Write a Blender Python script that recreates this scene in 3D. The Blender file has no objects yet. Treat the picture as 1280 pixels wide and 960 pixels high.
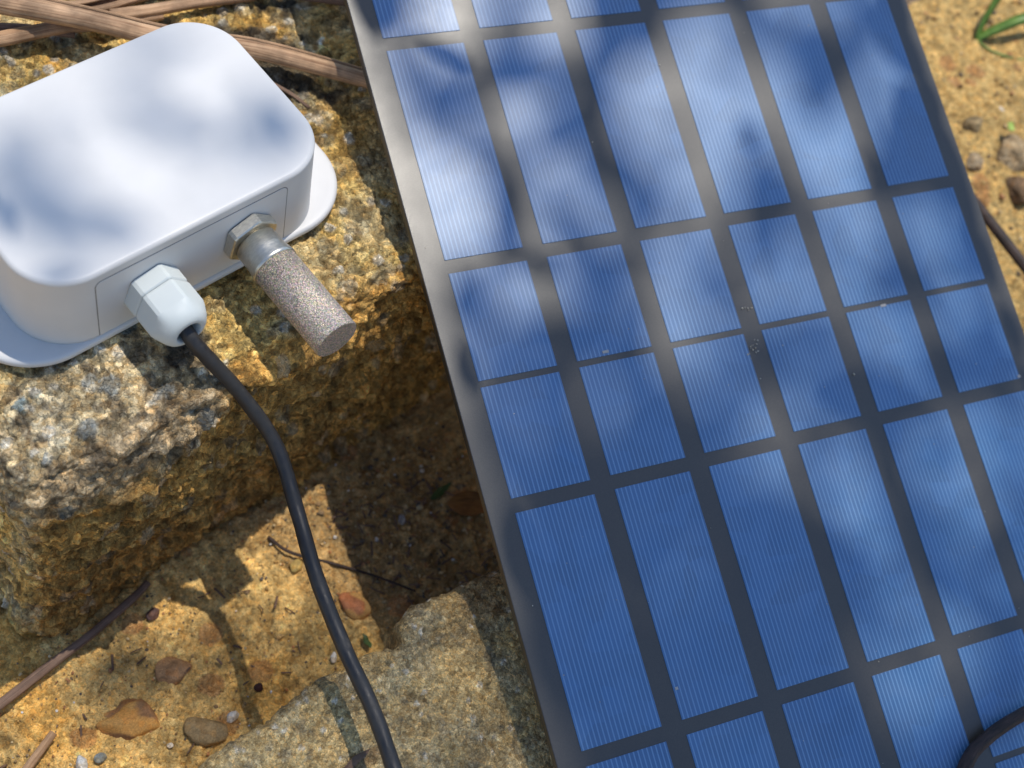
import bpy, math, random
import numpy as np
from mathutils import Vector, Matrix

scene = bpy.context.scene
COL = scene.collection
MM = 0.001                                   # everything below is written in millimetres

# ------------------------------------------------------------------ camera
cam = bpy.data.cameras.new('camera')
cam_o = bpy.data.objects.new('camera', cam)
COL.objects.link(cam_o)
CP = np.array([-148.639, -154.146, 284.721])
CR = np.array([0.74524479, -0.6351973, 0.20281667])
CU = np.array([0.48211777, 0.72343261, 0.49417377])
CB = np.array([-0.46062204, -0.2704989, 0.84537429])
m = Matrix.Identity(4)
for i in range(3):
    m[i][0], m[i][1], m[i][2], m[i][3] = CR[i], CU[i], CB[i], CP[i] * MM
cam_o.matrix_world = m
cam.sensor_width = 36.0
cam.lens = 36.0 * 1800.0 / 1280.0
cam.clip_start = 0.005
cam.clip_end = 200.0
cam.dof.use_dof = True
cam.dof.focus_distance = 0.332
cam.dof.aperture_fstop = 15.0
scene.camera = cam_o

# ------------------------------------------------------------------ sun and sky
SUN = np.array([0.32, 0.10, 1.0]); SUN /= np.linalg.norm(SUN)
world = bpy.data.worlds.new('World')
scene.world = world
world.use_nodes = True
wn = world.node_tree
sky = wn.nodes.new('ShaderNodeTexSky')
sky.sky_type = 'NISHITA'
sky.sun_disc = False
sky.sun_elevation = math.asin(SUN[2])
sky.sun_rotation = math.atan2(SUN[0], SUN[1])
sky.altitude = 50.0
sky.dust_density = 0.3
sky.ozone_density = 1.0
wn.links.new(sky.outputs[0], wn.nodes['Background'].inputs[0])
wn.nodes['Background'].inputs[1].default_value = 0.155
sl = bpy.data.lights.new('sun', 'SUN')
sl.energy = 3.4
sl.angle = math.radians(0.53)
sl.color = (1.0, 0.935, 0.83)
so = bpy.data.objects.new('sun', sl)
COL.objects.link(so)
so.rotation_euler = Vector(SUN).to_track_quat('Z', 'Y').to_euler()
so.location = (0.6, 0.4, 2.0)
scene.view_settings.view_transform = 'Standard'
scene.view_settings.look = 'None'
scene.view_settings.exposure = 0.15
scene.view_settings.gamma = 1.0

# ------------------------------------------------------------------ noise on arrays
_r = np.random.default_rng(11)
_T = _r.random(4096).astype(np.float32)
_P = _r.permutation(4096).astype(np.int64)


def _h(ix, iy, iz):
    return (_P[(ix + _P[(iy + _P[iz & 4095]) & 4095]) & 4095])


def vnoise(p):
    i = np.floor(p).astype(np.int64)
    f = (p - i).astype(np.float32)
    u = f * f * (3 - 2 * f)
    r = 0
    for dx in (0, 1):
        wx = u[:, 0] if dx else 1 - u[:, 0]
        for dy in (0, 1):
            wy = u[:, 1] if dy else 1 - u[:, 1]
            for dz in (0, 1):
                wz = u[:, 2] if dz else 1 - u[:, 2]
                r = r + wx * wy * wz * _T[_h(i[:, 0] + dx, i[:, 1] + dy, i[:, 2] + dz)]
    return r * 2 - 1


def fbm(p, size, octaves=4, gain=0.5, seed=0):
    a, s, t = 1.0, 1.0 / size, 0
    for k in range(octaves):
        t = t + a * vnoise(p * s + 17.3 * (k + 1) + seed * 31.7)
        a *= gain
        s *= 2.03
    return t


def worley(p, size, seed=0):
    """distance to nearest and second nearest feature point (in cells) and a random id of the nearest"""
    q = p / size + seed * 7.31 + 100
    i = np.floor(q).astype(np.int64)
    f = (q - i).astype(np.float32)
    d1 = np.full(len(p), 9.0, np.float32); d2 = d1.copy(); idn = np.zeros(len(p), np.float32)
    for dx in (-1, 0, 1):
        for dy in (-1, 0, 1):
            for dz in (-1, 0, 1):
                h = _h(i[:, 0] + dx, i[:, 1] + dy, i[:, 2] + dz)
                d = np.sqrt((dx + _T[h] - f[:, 0]) ** 2 + (dy + _T[(h + 1001) & 4095] - f[:, 1]) ** 2 +
                            (dz + _T[(h + 2003) & 4095] - f[:, 2]) ** 2)
                c = d < d1
                d2 = np.where(c, d1, np.minimum(d2, d))
                idn = np.where(c, _T[(h + 3001) & 4095], idn)
                d1 = np.where(c, d, d1)
    return d1, d2, idn


def sstep(a, b, x):
    t = np.clip((x - a) / (b - a), 0, 1)
    return t * t * (3 - 2 * t)


def mix(a, b, t):
    t = np.asarray(t)[..., None]
    return a * (1 - t) + np.asarray(b, np.float32) * t


# ------------------------------------------------------------------ mesh helpers
def make_mesh(name, verts, faces, mat, smooth=True, col=None, uv=None):
    """verts in mm; faces an (n,4)/(n,3) array or a list of lists"""
    me = bpy.data.meshes.new(name)
    v = np.asarray(verts, np.float32) * MM
    if isinstance(faces, np.ndarray):
        k = faces.shape[1]
        me.vertices.add(len(v)); me.vertices.foreach_set('co', v.ravel())
        me.loops.add(faces.size); me.loops.foreach_set('vertex_index', faces.astype(np.int32).ravel())
        me.polygons.add(len(faces))
        me.polygons.foreach_set('loop_start', np.arange(0, faces.size, k, dtype=np.int32))
        me.update(calc_edges=True)
        me.validate()
    else:
        me.from_pydata(v.tolist(), [], [list(map(int, f)) for f in faces])
        me.update()
    me.polygons.foreach_set('use_smooth', np.full(len(me.polygons), bool(smooth)))
    if col is not None:
        at = me.color_attributes.new('tint', 'FLOAT_COLOR', 'POINT')
        c = np.ones((len(v), 4), np.float32); c[:, :3] = np.clip(col, 0.004, 0.9)
        at.data.foreach_set('color', c.ravel())
    if uv is not None:
        ul = me.uv_layers.new(name='uv')
        li = np.zeros(len(me.loops), np.int32); me.loops.foreach_get('vertex_index', li)
        ul.data.foreach_set('uv', np.asarray(uv, np.float32)[li].ravel())
    if mat: me.materials.append(mat)
    me.update()
    return me


def link(name, me, parent=None, loc=None, label=None, cat=None, group=None, kind=None):
    o = bpy.data.objects.new(name, me)
    COL.objects.link(o)
    if parent: o.parent = parent
    if loc is not None: o.location = Vector(loc) * MM
    if label: o['label'] = label
    if cat: o['category'] = cat
    if group: o['group'] = group
    if kind: o['kind'] = kind
    return o


def thing(name, label, cat, loc, group=None):
    return link(name, None, None, loc, label, cat, group)


def part(name, verts, faces, mat, root, base, smooth=True, col=None, uv=None, parent=None):
    """a part whose vertices are given in scene millimetres; base = location of the thing's Empty"""
    return link(name, make_mesh(name, np.asarray(verts, float) - np.asarray(base), faces, mat, smooth, col, uv), parent or root)


def grid_faces(nu, nv, wrap=False):
    a = np.arange(nu * nv).reshape(nu, nv)
    if wrap: a = np.concatenate([a, a[:, :1]], 1)
    return np.stack([a[:-1, :-1], a[1:, :-1], a[1:, 1:], a[:-1, 1:]], -1).reshape(-1, 4)


def loft(rings, cap0=True, cap1=True):
    """closed rings (k,n,3) -> verts, face list with n-gon caps; ring order runs up, counter-clockwise from above"""
    k, n = len(rings), len(rings[0])
    v = np.concatenate(rings)
    f = []
    for i in range(k - 1):
        for j in range(n):
            b = (j + 1) % n
            f.append([i * n + j, i * n + b, (i + 1) * n + b, (i + 1) * n + j])
    if cap0: f.append(list(range(n))[::-1])
    if cap1: f.append([(k - 1) * n + j for j in range(n)])
    return v, f


def rrect(x0, x1, y0, y1, r, z, n=14):
    out = []
    for cx, cy, a0 in ((x1 - r, y1 - r, 0), (x0 + r, y1 - r, 90), (x0 + r, y0 + r, 180), (x1 - r, y0 + r, 270)):
        for k in range(n + 1):
            a = math.radians(a0 + 90 * k / n)
            out.append((cx + r * math.cos(a), cy + r * math.sin(a), z))
    return np.array(out)


def tube(path, rad, n=12, noise=0.0, seed=0, squash=1.0):
    """closed tube along a polyline of points; rad scalar or list"""
    P = np.asarray(path, float)
    k = len(P)
    R = np.full(k, rad, float) if np.isscalar(rad) else np.asarray(rad, float)
    T = np.gradient(P, axis=0); T /= np.linalg.norm(T, axis=1)[:, None]
    up = np.array([0.1, 0.05, 1.0])
    rings = []
    rg = np.random.default_rng(seed)
    for i in range(k):
        s = np.cross(T[i], up); s /= np.linalg.norm(s)
        w = np.cross(s, T[i])
        a = np.linspace(0, 2 * np.pi, n, endpoint=False)
        rr = R[i] * (1 + noise * rg.normal(size=n))
        rings.append(P[i] + np.outer(np.cos(a) * rr, s) + np.outer(np.sin(a) * rr * squash, w))
    return loft(rings)


def spline(pts, n):
    """Catmull-Rom through the points"""
    P = np.asarray(pts, float)
    Q = np.concatenate([[2 * P[0] - P[1]], P, [2 * P[-1] - P[-2]]])
    out = []
    seg = len(P) - 1
    for t in np.linspace(0, seg - 1e-6, n):
        i = int(t); u = t - i
        a, b, c, d = Q[i], Q[i + 1], Q[i + 2], Q[i + 3]
        out.append(0.5 * (2 * b + (c - a) * u + (2 * a - 5 * b + 4 * c - d) * u * u + (3 * b - a - 3 * c + d) * u ** 3))
    return np.array(out)


def ico(sub):
    import bmesh
    bm = bmesh.new(); bmesh.ops.create_icosphere(bm, subdivisions=sub, radius=1.0)
    v = np.array([x.co[:] for x in bm.verts]); f = np.array([[q.index for q in p.verts] for p in bm.faces])
    bm.free()
    return v, f


def rotz(v, a):
    c, s = math.cos(a), math.sin(a)
    return np.stack([v[:, 0] * c - v[:, 1] * s, v[:, 0] * s + v[:, 1] * c, v[:, 2]], 1)


# ------------------------------------------------------------------ materials
def new_mat(name):
    mt = bpy.data.materials.new(name); mt.use_nodes = True
    nt = mt.node_tree
    return mt, nt, nt.nodes['Principled BSDF'], nt.links


def N(nt, t, **kw):
    n = nt.nodes.new(t)
    for k, v in kw.items(): setattr(n, k, v)
    return n


def noise_node(nt, scale, detail=3, rough=0.55, vec=None):
    n = N(nt, 'ShaderNodeTexNoise'); n.inputs['Scale'].default_value = scale
    n.inputs['Detail'].default_value = detail; n.inputs['Roughness'].default_value = rough
    if vec is not None: nt.links.new(vec, n.inputs['Vector'])
    return n


def ramp(nt, src, stops):
    r = N(nt, 'ShaderNodeValToRGB')
    el = r.color_ramp.elements
    while len(el) < len(stops): el.new(0.5)
    for e, (p, c) in zip(el, stops):
        e.position = p; e.color = (c, c, c, 1) if np.isscalar(c) else (*c, 1)
    nt.links.new(src, r.inputs[0])
    return r


def mult(nt, a, b, fac=1.0, mode='MULTIPLY'):
    x = N(nt, 'ShaderNodeMix', data_type='RGBA', blend_type=mode)
    x.inputs[0].default_value = fac
    for s, i in ((a, 6), (b, 7)):
        if isinstance(s, tuple): x.inputs[i].default_value = (*s, 1)
        else: nt.links.new(s, x.inputs[i])
    return x.outputs[2]


def bump(nt, src, strength, dist, nrm=None):
    b = N(nt, 'ShaderNodeBump'); b.inputs['Strength'].default_value = strength; b.inputs['Distance'].default_value = dist
    nt.links.new(src, b.inputs['Height'])
    if nrm is not None: nt.links.new(nrm, b.inputs['Normal'])
    return b.outputs[0]


def mineral(name, grain=700, g2=3600, stops=((0, 0.45), (0.35, 0.85), (0.7, 1.1), (1, 1.6)), bd=0.0006, spec=0.25, rough=0.85, mixf=0.8):
    """rock or soil: the colour of each patch comes with the mesh; the single grains, two sizes of them, are cells of their own tone and height"""
    mt, nt, bs, L = new_mat(name)
    tc0 = N(nt, 'ShaderNodeTexCoord').outputs['Object']
    w = noise_node(nt, grain * 0.8, 2, 0.6, tc0)                 # bend the cells so that grains are irregular
    wa = N(nt, 'ShaderNodeVectorMath', operation='SCALE'); wa.inputs['Scale'].default_value = 0.9 / grain
    L.new(w.outputs['Color'], wa.inputs[0])
    ad = N(nt, 'ShaderNodeVectorMath', operation='ADD'); L.new(tc0, ad.inputs[0]); L.new(wa.outputs[0], ad.inputs[1])
    tc = ad.outputs[0]
    at = N(nt, 'ShaderNodeAttribute', attribute_name='tint')
    col = at.outputs['Color']
    nrm = None
    for sc_, k in ((grain, 1.0), (grain * 2.3, 0.75)):
        v = N(nt, 'ShaderNodeTexVoronoi'); v.inputs['Scale'].default_value = sc_; L.new(tc, v.inputs['Vector'])
        sp = N(nt, 'ShaderNodeSeparateColor'); L.new(v.outputs['Color'], sp.inputs[0])
        r = ramp(nt, sp.outputs[0], list(stops))
        col = mult(nt, col, r.outputs[0], mixf * k)
        warm = ramp(nt, sp.outputs[1], [(0.0, (1.10, 0.97, 0.80)), (0.5, (1, 1, 1)), (1.0, (0.97, 1.0, 1.05))])
        col = mult(nt, col, warm.outputs[0], 0.8)
        hgt = N(nt, 'ShaderNodeMath', operation='SUBTRACT'); L.new(sp.outputs[2], hgt.inputs[0]); L.new(v.outputs['Distance'], hgt.inputs[1])
        nrm = bump(nt, hgt.outputs[0], 0.9, bd * grain / sc_, nrm)
    n2 = noise_node(nt, g2, 3, 0.65, tc0)
    r2 = ramp(nt, n2.outputs[0], [(0.3, 0.62), (0.7, 1.4)])
    L.new(mult(nt, col, r2.outputs[0], 0.85), bs.inputs['Base Color'])
    bs.inputs['Roughness'].default_value = rough
    bs.inputs['Specular IOR Level'].default_value = spec
    L.new(bump(nt, n2.outputs[0], 0.8, bd * 0.5, nrm), bs.inputs['Normal'])
    return mt


M_block = mineral('rough_stone', 520, 3000, bd=0.0010)
M_slab = mineral('weathered_concrete', 1150, 3800, ((0, 0.5), (0.3, 0.85), (0.7, 1.08), (1, 1.55)), 0.00045)
M_soil = mineral('sandy_soil', 720, 2800, ((0, 0.62), (0.3, 0.9), (0.75, 1.06), (1, 1.38)), 0.00055)
M_pebble = mineral('pebble', 300, 2500, ((0, 0.85), (1, 1.12)), 0.00015, 0.35, 0.7, 0.5)


def plastic(name, colr, rough, grain=0.00002, scale=5000, spec=0.5, sss=0.0):
    mt, nt, bs, L = new_mat(name)
    tc = N(nt, 'ShaderNodeTexCoord').outputs['Object']
    n = noise_node(nt, scale, 2, 0.5, tc)
    n2 = noise_node(nt, 90, 3, 0.5, tc)
    r = ramp(nt, n2.outputs[0], [(0.35, tuple(0.97 * c for c in colr)), (0.65, tuple(min(1, 1.02 * c) for c in colr))])
    L.new(r.outputs[0], bs.inputs['Base Color'])
    bs.inputs['Roughness'].default_value = rough
    bs.inputs['Specular IOR Level'].default_value = spec
    if sss:
        bs.inputs['Subsurface Weight'].default_value = sss
        bs.inputs['Subsurface Radius'].default_value = (0.004, 0.004, 0.004)
        bs.inputs['Subsurface Scale'].default_value = 0.5
    L.new(bump(nt, n.outputs[0], 0.35, grain), bs.inputs['Normal'])
    return mt


M_white = plastic('white_plastic', (0.62, 0.612, 0.60), 0.45)
M_groove_shade = plastic('groove_shade_grey', (0.22, 0.21, 0.20), 0.7)  # dark grey for the painted shade of the front groove
M_nylon = plastic('pale_nylon', (0.57, 0.61, 0.60), 0.52, sss=0.2)
M_rubber, nt, bs, L = new_mat('black_rubber')
tc = N(nt, 'ShaderNodeTexCoord').outputs['Object']
n = noise_node(nt, 260, 6, 0.7, tc); n3 = noise_node(nt, 2400, 2, 0.6, tc)
dst = ramp(nt, n.outputs[0], [(0.42, (0.015, 0.015, 0.018)), (0.62, (0.028, 0.027, 0.027)), (0.78, (0.12, 0.10, 0.08))])
L.new(dst.outputs[0], bs.inputs['Base Color'])
L.new(ramp(nt, n.outputs[0], [(0.4, 0.42), (0.75, 0.8)]).outputs[0], bs.inputs['Roughness'])
L.new(bump(nt, n3.outputs[0], 0.5, 0.00008), bs.inputs['Normal'])
M_solder = plastic('solder', (0.42, 0.38, 0.34), 0.5)

# brushed nickel
M_nickel, nt, bs, L = new_mat('satin_nickel')
bs.inputs['Metallic'].default_value = 1.0
tc = N(nt, 'ShaderNodeTexCoord').outputs['Object']
mp = N(nt, 'ShaderNodeMapping'); mp.inputs['Scale'].default_value = (900, 3500, 900); L.new(tc, mp.inputs[0])
n = noise_node(nt, 1.0, 3, 0.6, mp.outputs[0])
L.new(ramp(nt, n.outputs[0], [(0.3, (0.52, 0.50, 0.44)), (0.7, (0.66, 0.63, 0.56))]).outputs[0], bs.inputs['Base Color'])
L.new(ramp(nt, n.outputs[0], [(0.3, 0.34), (0.7, 0.48)]).outputs[0], bs.inputs['Roughness'])

# sintered bronze / steel: fused grains
M_sinter, nt, bs, L = new_mat('sintered_metal')
tc = N(nt, 'ShaderNodeTexCoord').outputs['Object']
v = N(nt, 'ShaderNodeTexVoronoi'); v.inputs['Scale'].default_value = 3300; L.new(tc, v.inputs['Vector'])
hs = N(nt, 'ShaderNodeSeparateColor'); L.new(v.outputs['Color'], hs.inputs[0])
tint = N(nt, 'ShaderNodeMix', data_type='RGBA'); tint.inputs[0].default_value = 0.17
tint.inputs[6].default_value = (0.66, 0.54, 0.42, 1); L.new(v.outputs['Color'], tint.inputs[7])
gr = ramp(nt, v.outputs['Distance'], [(0.15, 1.25), (0.75, 0.5)])
br = ramp(nt, hs.outputs[0], [(0.0, 0.68), (1.0, 1.28)])
L.new(mult(nt, mult(nt, tint.outputs[2], gr.outputs[0]), br.outputs[0]), bs.inputs['Base Color'])
bs.inputs['Metallic'].default_value = 0.55
bs.inputs['Roughness'].default_value = 0.5
inv = ramp(nt, v.outputs['Distance'], [(0.0, 1.0), (0.9, 0.0)])
L.new(bump(nt, inv.outputs[0], 1.0, 0.00014), bs.inputs['Normal'])

# panel laminate over a dark board
def laminate(bs, nt, L, tc):
    n = noise_node(nt, 2600, 2, 0.6, tc)
    d = noise_node(nt, 60, 5, 0.6, tc)
    bs.inputs['Specular IOR Level'].default_value = 1.0
    bs.inputs['IOR'].default_value = 1.52
    L.new(ramp(nt, d.outputs[0], [(0.3, 0.38), (0.7, 0.48)]).outputs[0], bs.inputs['Roughness'])
    L.new(bump(nt, n.outputs[0], 0.35, 0.00006), bs.inputs['Normal'])
    return n, d


M_board, nt, bs, L = new_mat('black_panel_board')
tc = N(nt, 'ShaderNodeTexCoord').outputs['Object']
n, d = laminate(bs, nt, L, tc)
c1 = ramp(nt, d.outputs[0], [(0.3, (0.017, 0.014, 0.010)), (0.72, (0.031, 0.026, 0.019))])
c2 = ramp(nt, n.outputs[0], [(0.3, 0.75), (0.7, 1.3)])
L.new(mult(nt, c1.outputs[0], c2.outputs[0]), bs.inputs['Base Color'])

M_cell, nt, bs, L = new_mat('blue_silicon_cell')
tc = N(nt, 'ShaderNodeTexCoord').outputs['Object']
n, d = laminate(bs, nt, L, tc)
uvn = N(nt, 'ShaderNodeUVMap', uv_map='uv'); sx = N(nt, 'ShaderNodeSeparateXYZ'); L.new(uvn.outputs[0], sx.inputs[0])
def math_node(op, a, b=None, c=None):
    x = N(nt, 'ShaderNodeMath', operation=op)
    for i, s in enumerate((a, b, c)):
        if s is None: continue
        if isinstance(s, (int, float)): x.inputs[i].default_value = s
        else: L.new(s, x.inputs[i])
    return x.outputs[0]
fr = math_node('FRACT', math_node('MULTIPLY', sx.outputs[0], 18.0))
ln = math_node('ABSOLUTE', math_node('SUBTRACT', fr, 0.5))
line = N(nt, 'ShaderNodeMapRange'); line.inputs['From Min'].default_value = 0.09; line.inputs['From Max'].default_value = 0.20
line.inputs['To Min'].default_value = 1.0; line.inputs['To Max'].default_value = 0.0
L.new(ln, line.inputs['Value'])
vo = N(nt, 'ShaderNodeTexVoronoi'); vo.inputs['Scale'].default_value = 160; L.new(tc, vo.inputs['Vector'])
sc = N(nt, 'ShaderNodeSeparateColor'); L.new(vo.outputs['Color'], sc.inputs[0])
oi = N(nt, 'ShaderNodeObjectInfo')
base = ramp(nt, sc.outputs[0], [(0.0, (0.012, 0.100, 0.245)), (1.0, (0.020, 0.125, 0.30))])
cellv = ramp(nt, oi.outputs['Random'], [(0.0, (0.88, 0.95, 0.97)), (1.0, (1.15, 1.05, 1.04))])
blue = mult(nt, base.outputs[0], cellv.outputs[0])
mx = N(nt, 'ShaderNodeMix', data_type='RGBA')
L.new(math_node('MULTIPLY', line.outputs[0], 0.62), mx.inputs[0]); L.new(blue, mx.inputs[6]); mx.inputs[7].default_value = (0.15, 0.31, 0.54, 1)
dust = ramp(nt, d.outputs[0], [(0.35, 0.0), (0.75, 0.05)])
fin = N(nt, 'ShaderNodeMix', data_type='RGBA'); L.new(dust.outputs[0], fin.inputs[0]); L.new(mx.outputs[2], fin.inputs[6]); fin.inputs[7].default_value = (0.45, 0.42, 0.40, 1)
L.new(fin.outputs[2], bs.inputs['Base Color'])


def fibre(name, dark, light, scale=(30, 2600, 2600), rough=0.6):
    """dry reed or wood: streaks follow the stalk through its uv (u along, v around)"""
    mt, nt, bs, L = new_mat(name)
    uvn = N(nt, 'ShaderNodeUVMap', uv_map='uv')
    mp = N(nt, 'ShaderNodeMapping'); mp.inputs['Scale'].default_value = scale; L.new(uvn.outputs[0], mp.inputs[0])
    n = noise_node(nt, 1.0, 5, 0.65, mp.outputs[0])
    tc = N(nt, 'ShaderNodeTexCoord').outputs['Object']
    n2 = noise_node(nt, 140, 4, 0.6, tc)
    c = ramp(nt, n.outputs[0], [(0.32, dark), (0.66, light)])
    r2 = ramp(nt, n2.outputs[0], [(0.35, 0.6), (0.65, 1.15)])
    L.new(mult(nt, c.outputs[0], r2.outputs[0]), bs.inputs['Base Color'])
    bs.inputs['Roughness'].default_value = rough
    bs.inputs['Specular IOR Level'].default_value = 0.35
    L.new(bump(nt, n.outputs[0], 0.7, 0.0004), bs.inputs['Normal'])
    return mt


M_reed = fibre('dry_reed', (0.24, 0.12, 0.055), (0.62, 0.40, 0.235), (0.05, 60, 1))
M_stick = fibre('dry_stick', (0.11, 0.065, 0.045), (0.30, 0.19, 0.13), (0.06, 30, 1))
M_dark_stick = fibre('dark_bark', (0.016, 0.013, 0.013), (0.07, 0.04, 0.032), (0.25, 14, 1))
M_dead_leaf = fibre('dead_leaf', (0.16, 0.06, 0.015), (0.38, 0.17, 0.04), (0.2, 6, 1))


def leafy(name, c0, c1):
    mt, nt, bs, L = new_mat(name)
    tc = N(nt, 'ShaderNodeTexCoord').outputs['Object']
    n = noise_node(nt, 300, 4, 0.6, tc)
    L.new(ramp(nt, n.outputs[0], [(0.3, c0), (0.7, c1)]).outputs[0], bs.inputs['Base Color'])
    bs.inputs['Roughness'].default_value = 0.45
    bs.inputs['Transmission Weight'].default_value = 0.0
    return mt


M_grass = leafy('grass_blade', (0.06, 0.14, 0.015), (0.16, 0.28, 0.04))
M_dark_leaf = leafy('dark_green_leaf', (0.03, 0.06, 0.012), (0.07, 0.12, 0.03))  # darker green than the grass, for small leaf scraps
M_tree_leaf = leafy('tree_leaf', (0.04, 0.09, 0.02), (0.09, 0.16, 0.04))
M_bark = leafy('branch_bark', (0.10, 0.075, 0.05), (0.18, 0.14, 0.10))

# ------------------------------------------------------------------ ground
OCHRE = np.array([0.68, 0.45, 0.165]); OLIVE = np.array([0.38, 0.262, 0.10]); BROWN = np.array([0.24, 0.14, 0.045])


def axis(*segs):
    out = []
    for a, b, st in segs: out.append(np.arange(a, b, st))
    return np.concatenate(out + [[segs[-1][1]]])


def rise(x, y):
    """the soil climbs towards the right, behind the panel"""
    return 34 * sstep(130, 215, x) * sstep(-190, -60, y)


def soil_height(x, y, p=None):
    p = np.stack([x, y, np.zeros_like(x)], 1)
    h = -78 + rise(x, y)
    h = h + fbm(p, 38, 3, 0.5, 1) * 1.7 + fbm(p, 9, 3, 0.55, 2) * 0.9
    # soil banked up against the foot of the block
    h = h + 2.0 * np.exp(-((y + 31) / 6.0) ** 2) * sstep(-140, -95, x) * (x < 140)
    return h


gx = axis((-6000, -700, 700), (-700, -250, 40), (-250, -142, 3), (-142, 14, 0.42), (14, 150, 3), (150, 330, 0.85), (330, 800, 40), (800, 6000, 650))
gy = axis((-6000, -700, 700), (-700, -230, 40), (-230, -160, 2.0), (-160, -118, 0.85), (-118, -20, 0.42), (-20, 80, 0.85), (80, 200, 4), (200, 800, 40), (800, 6000, 650))
X, Y = np.meshgrid(gx, gy, indexing='ij')
x, y = X.ravel(), Y.ravel()
p2 = np.stack([x, y, 0 * x], 1)
h = soil_height(x, y)
near = ((np.abs(x) < 340) & (np.abs(y) < 240))
d1 = np.ones(len(x)); cr = np.zeros(len(x)); cid = np.zeros(len(x)); crs = np.zeros(len(x)); cid2 = cid.copy()
a, b, c = worley(p2[near], 2.6, 3); clump = sstep(-0.3, 0.5, fbm(p2[near], 14, 2, 0.5, 6))
cr[near] = np.clip(0.62 - a, 0, 1) * clump; cid[near] = c
a, b, c = worley(p2[near] + 0.8 * fbm(p2[near], 4, 1)[:, None], 7.5, 5)
crs[near] = np.clip(0.5 - a, 0, 1) * (c > 0.62); cid2[near] = c
h = h + cr * 1.5 + crs * 2.6
h[near] += fbm(p2[near], 1.6, 2, 0.6, 8) * 0.38
wp_ = p2[near] + 1.2 * fbm(p2[near], 5, 2, 0.5, 12)[:, None]
ka, kb, kc = worley(wp_, 4.5, 13); qa, qb, qc = worley(wp_, 1.8, 14)
chip = sstep(-0.35, 0.35, fbm(p2[near], 17, 2, 0.5, 15))
h[near] += ((kc - 0.5) * 0.9 * sstep(0.0, 0.12, kb - ka) + (qc - 0.5) * 0.5 * sstep(0.0, 0.1, qb - qa)) * (0.35 + 0.65 * chip)
ctone = np.ones(len(x)); ctone[near] = (0.82 + 0.36 * kc) * (0.86 + 0.28 * qc)
t1 = fbm(p2, 22, 4, 0.55, 21); t2 = fbm(p2, 5.0, 3, 0.6, 22); t3 = fbm(p2, 60, 2, 0.5, 23)
colr = np.tile(OCHRE, (len(x), 1))
colr = mix(colr, OLIVE, sstep(0.05, 0.75, t1 + 0.35 * t2) * 0.75)
colr = mix(colr, np.array([0.68, 0.35, 0.06]), sstep(0.2, 0.8, -t1 + 0.3 * t2) * 0.5)
colr = mix(colr, BROWN, sstep(0.45, 0.95, t2) * 0.6)
# darker brown strip between the block and the concrete, under the panel's edge
brown_strip = sstep(-42, -28, x + 0.35 * (y + 60) + 5 * t1) * (1 - sstep(90, 130, x))
colr = mix(colr, np.array([0.42, 0.27, 0.115]), brown_strip * 0.8)
# paler, greyer earth on the right
colr = mix(colr, np.array([0.46, 0.315, 0.12]), sstep(140, 180, x) * 0.75)
colr = colr * (0.8 + 0.45 * cid[:, None] * (cr > 0.02)[:, None] + 0.2 * (cr <= 0.02)[:, None])
colr = colr * ctone[:, None]
colr = mix(colr, np.array([0.38, 0.17, 0.07]), (crs > 0.05) * (cid2 > 0.88) * 0.6)
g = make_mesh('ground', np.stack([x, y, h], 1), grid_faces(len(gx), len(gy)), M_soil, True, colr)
link('ground', g, kind='structure')


def ground_z(px, py):
    return float(soil_height(np.array([float(px)]), np.array([float(py)]))[0])


# ------------------------------------------------------------------ the rough block that carries the sensor
def weld(v, f):
    k = np.round(v * 200).astype(np.int64)
    _, first, inv = np.unique(k, axis=0, return_index=True, return_inverse=True)
    return first, inv.ravel()[f]


BX = (-97.0, 128.0); BY = (-27.0, 172.0); BZ = (-90.0, 0.0)
ax_x = axis((BX[0], 34, 0.42), (34, BX[1], 4))
ax_y = axis((BY[0], 118, 0.45), (118, BY[1], 5))
ax_z = axis((BZ[0], BZ[1], 0.42))
V, F, off = [], [], 0
for fixed, val, ua, va, flip in ((2, BZ[1], ax_x, ax_y, False), (1, BY[0], ax_x, ax_z, False), (0, BX[0], ax_y, ax_z, True),
                                 (0, BX[1], ax_y, axis((BZ[0], BZ[1], 5.0)), False), (1, BY[1], axis((BX[0], BX[1], 5.0)), axis((BZ[0], BZ[1], 5.0)), True)):
    U, W = np.meshgrid(ua, va, indexing='ij')
    q = np.zeros((U.size, 3))
    o = [k for k in range(3) if k != fixed]
    q[:, fixed] = val; q[:, o[0]] = U.ravel(); q[:, o[1]] = W.ravel()
    ff = grid_faces(len(ua), len(va))
    if flip: ff = ff[:, ::-1]
    V.append(q); F.append(ff + off); off += len(q)
V = np.concatenate(V); F = np.concatenate(F)
first, F = weld(V, F); V = V[first]
RB = 9.0
lo = np.array([BX[0], BY[0], BZ[0] - 40]) + RB; hi = np.array([BX[1], BY[1], BZ[1]]) - RB
cpt = np.clip(V, lo, hi)
nrm = V - cpt; nl = np.linalg.norm(nrm, axis=1)[:, None]; nrm = nrm / np.maximum(nl, 1e-6)
Pv = cpt + RB * nrm
top = sstep(0.55, 0.9, nrm[:, 2])
front = sstep(0.3, 0.8, -nrm[:, 1])
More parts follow.
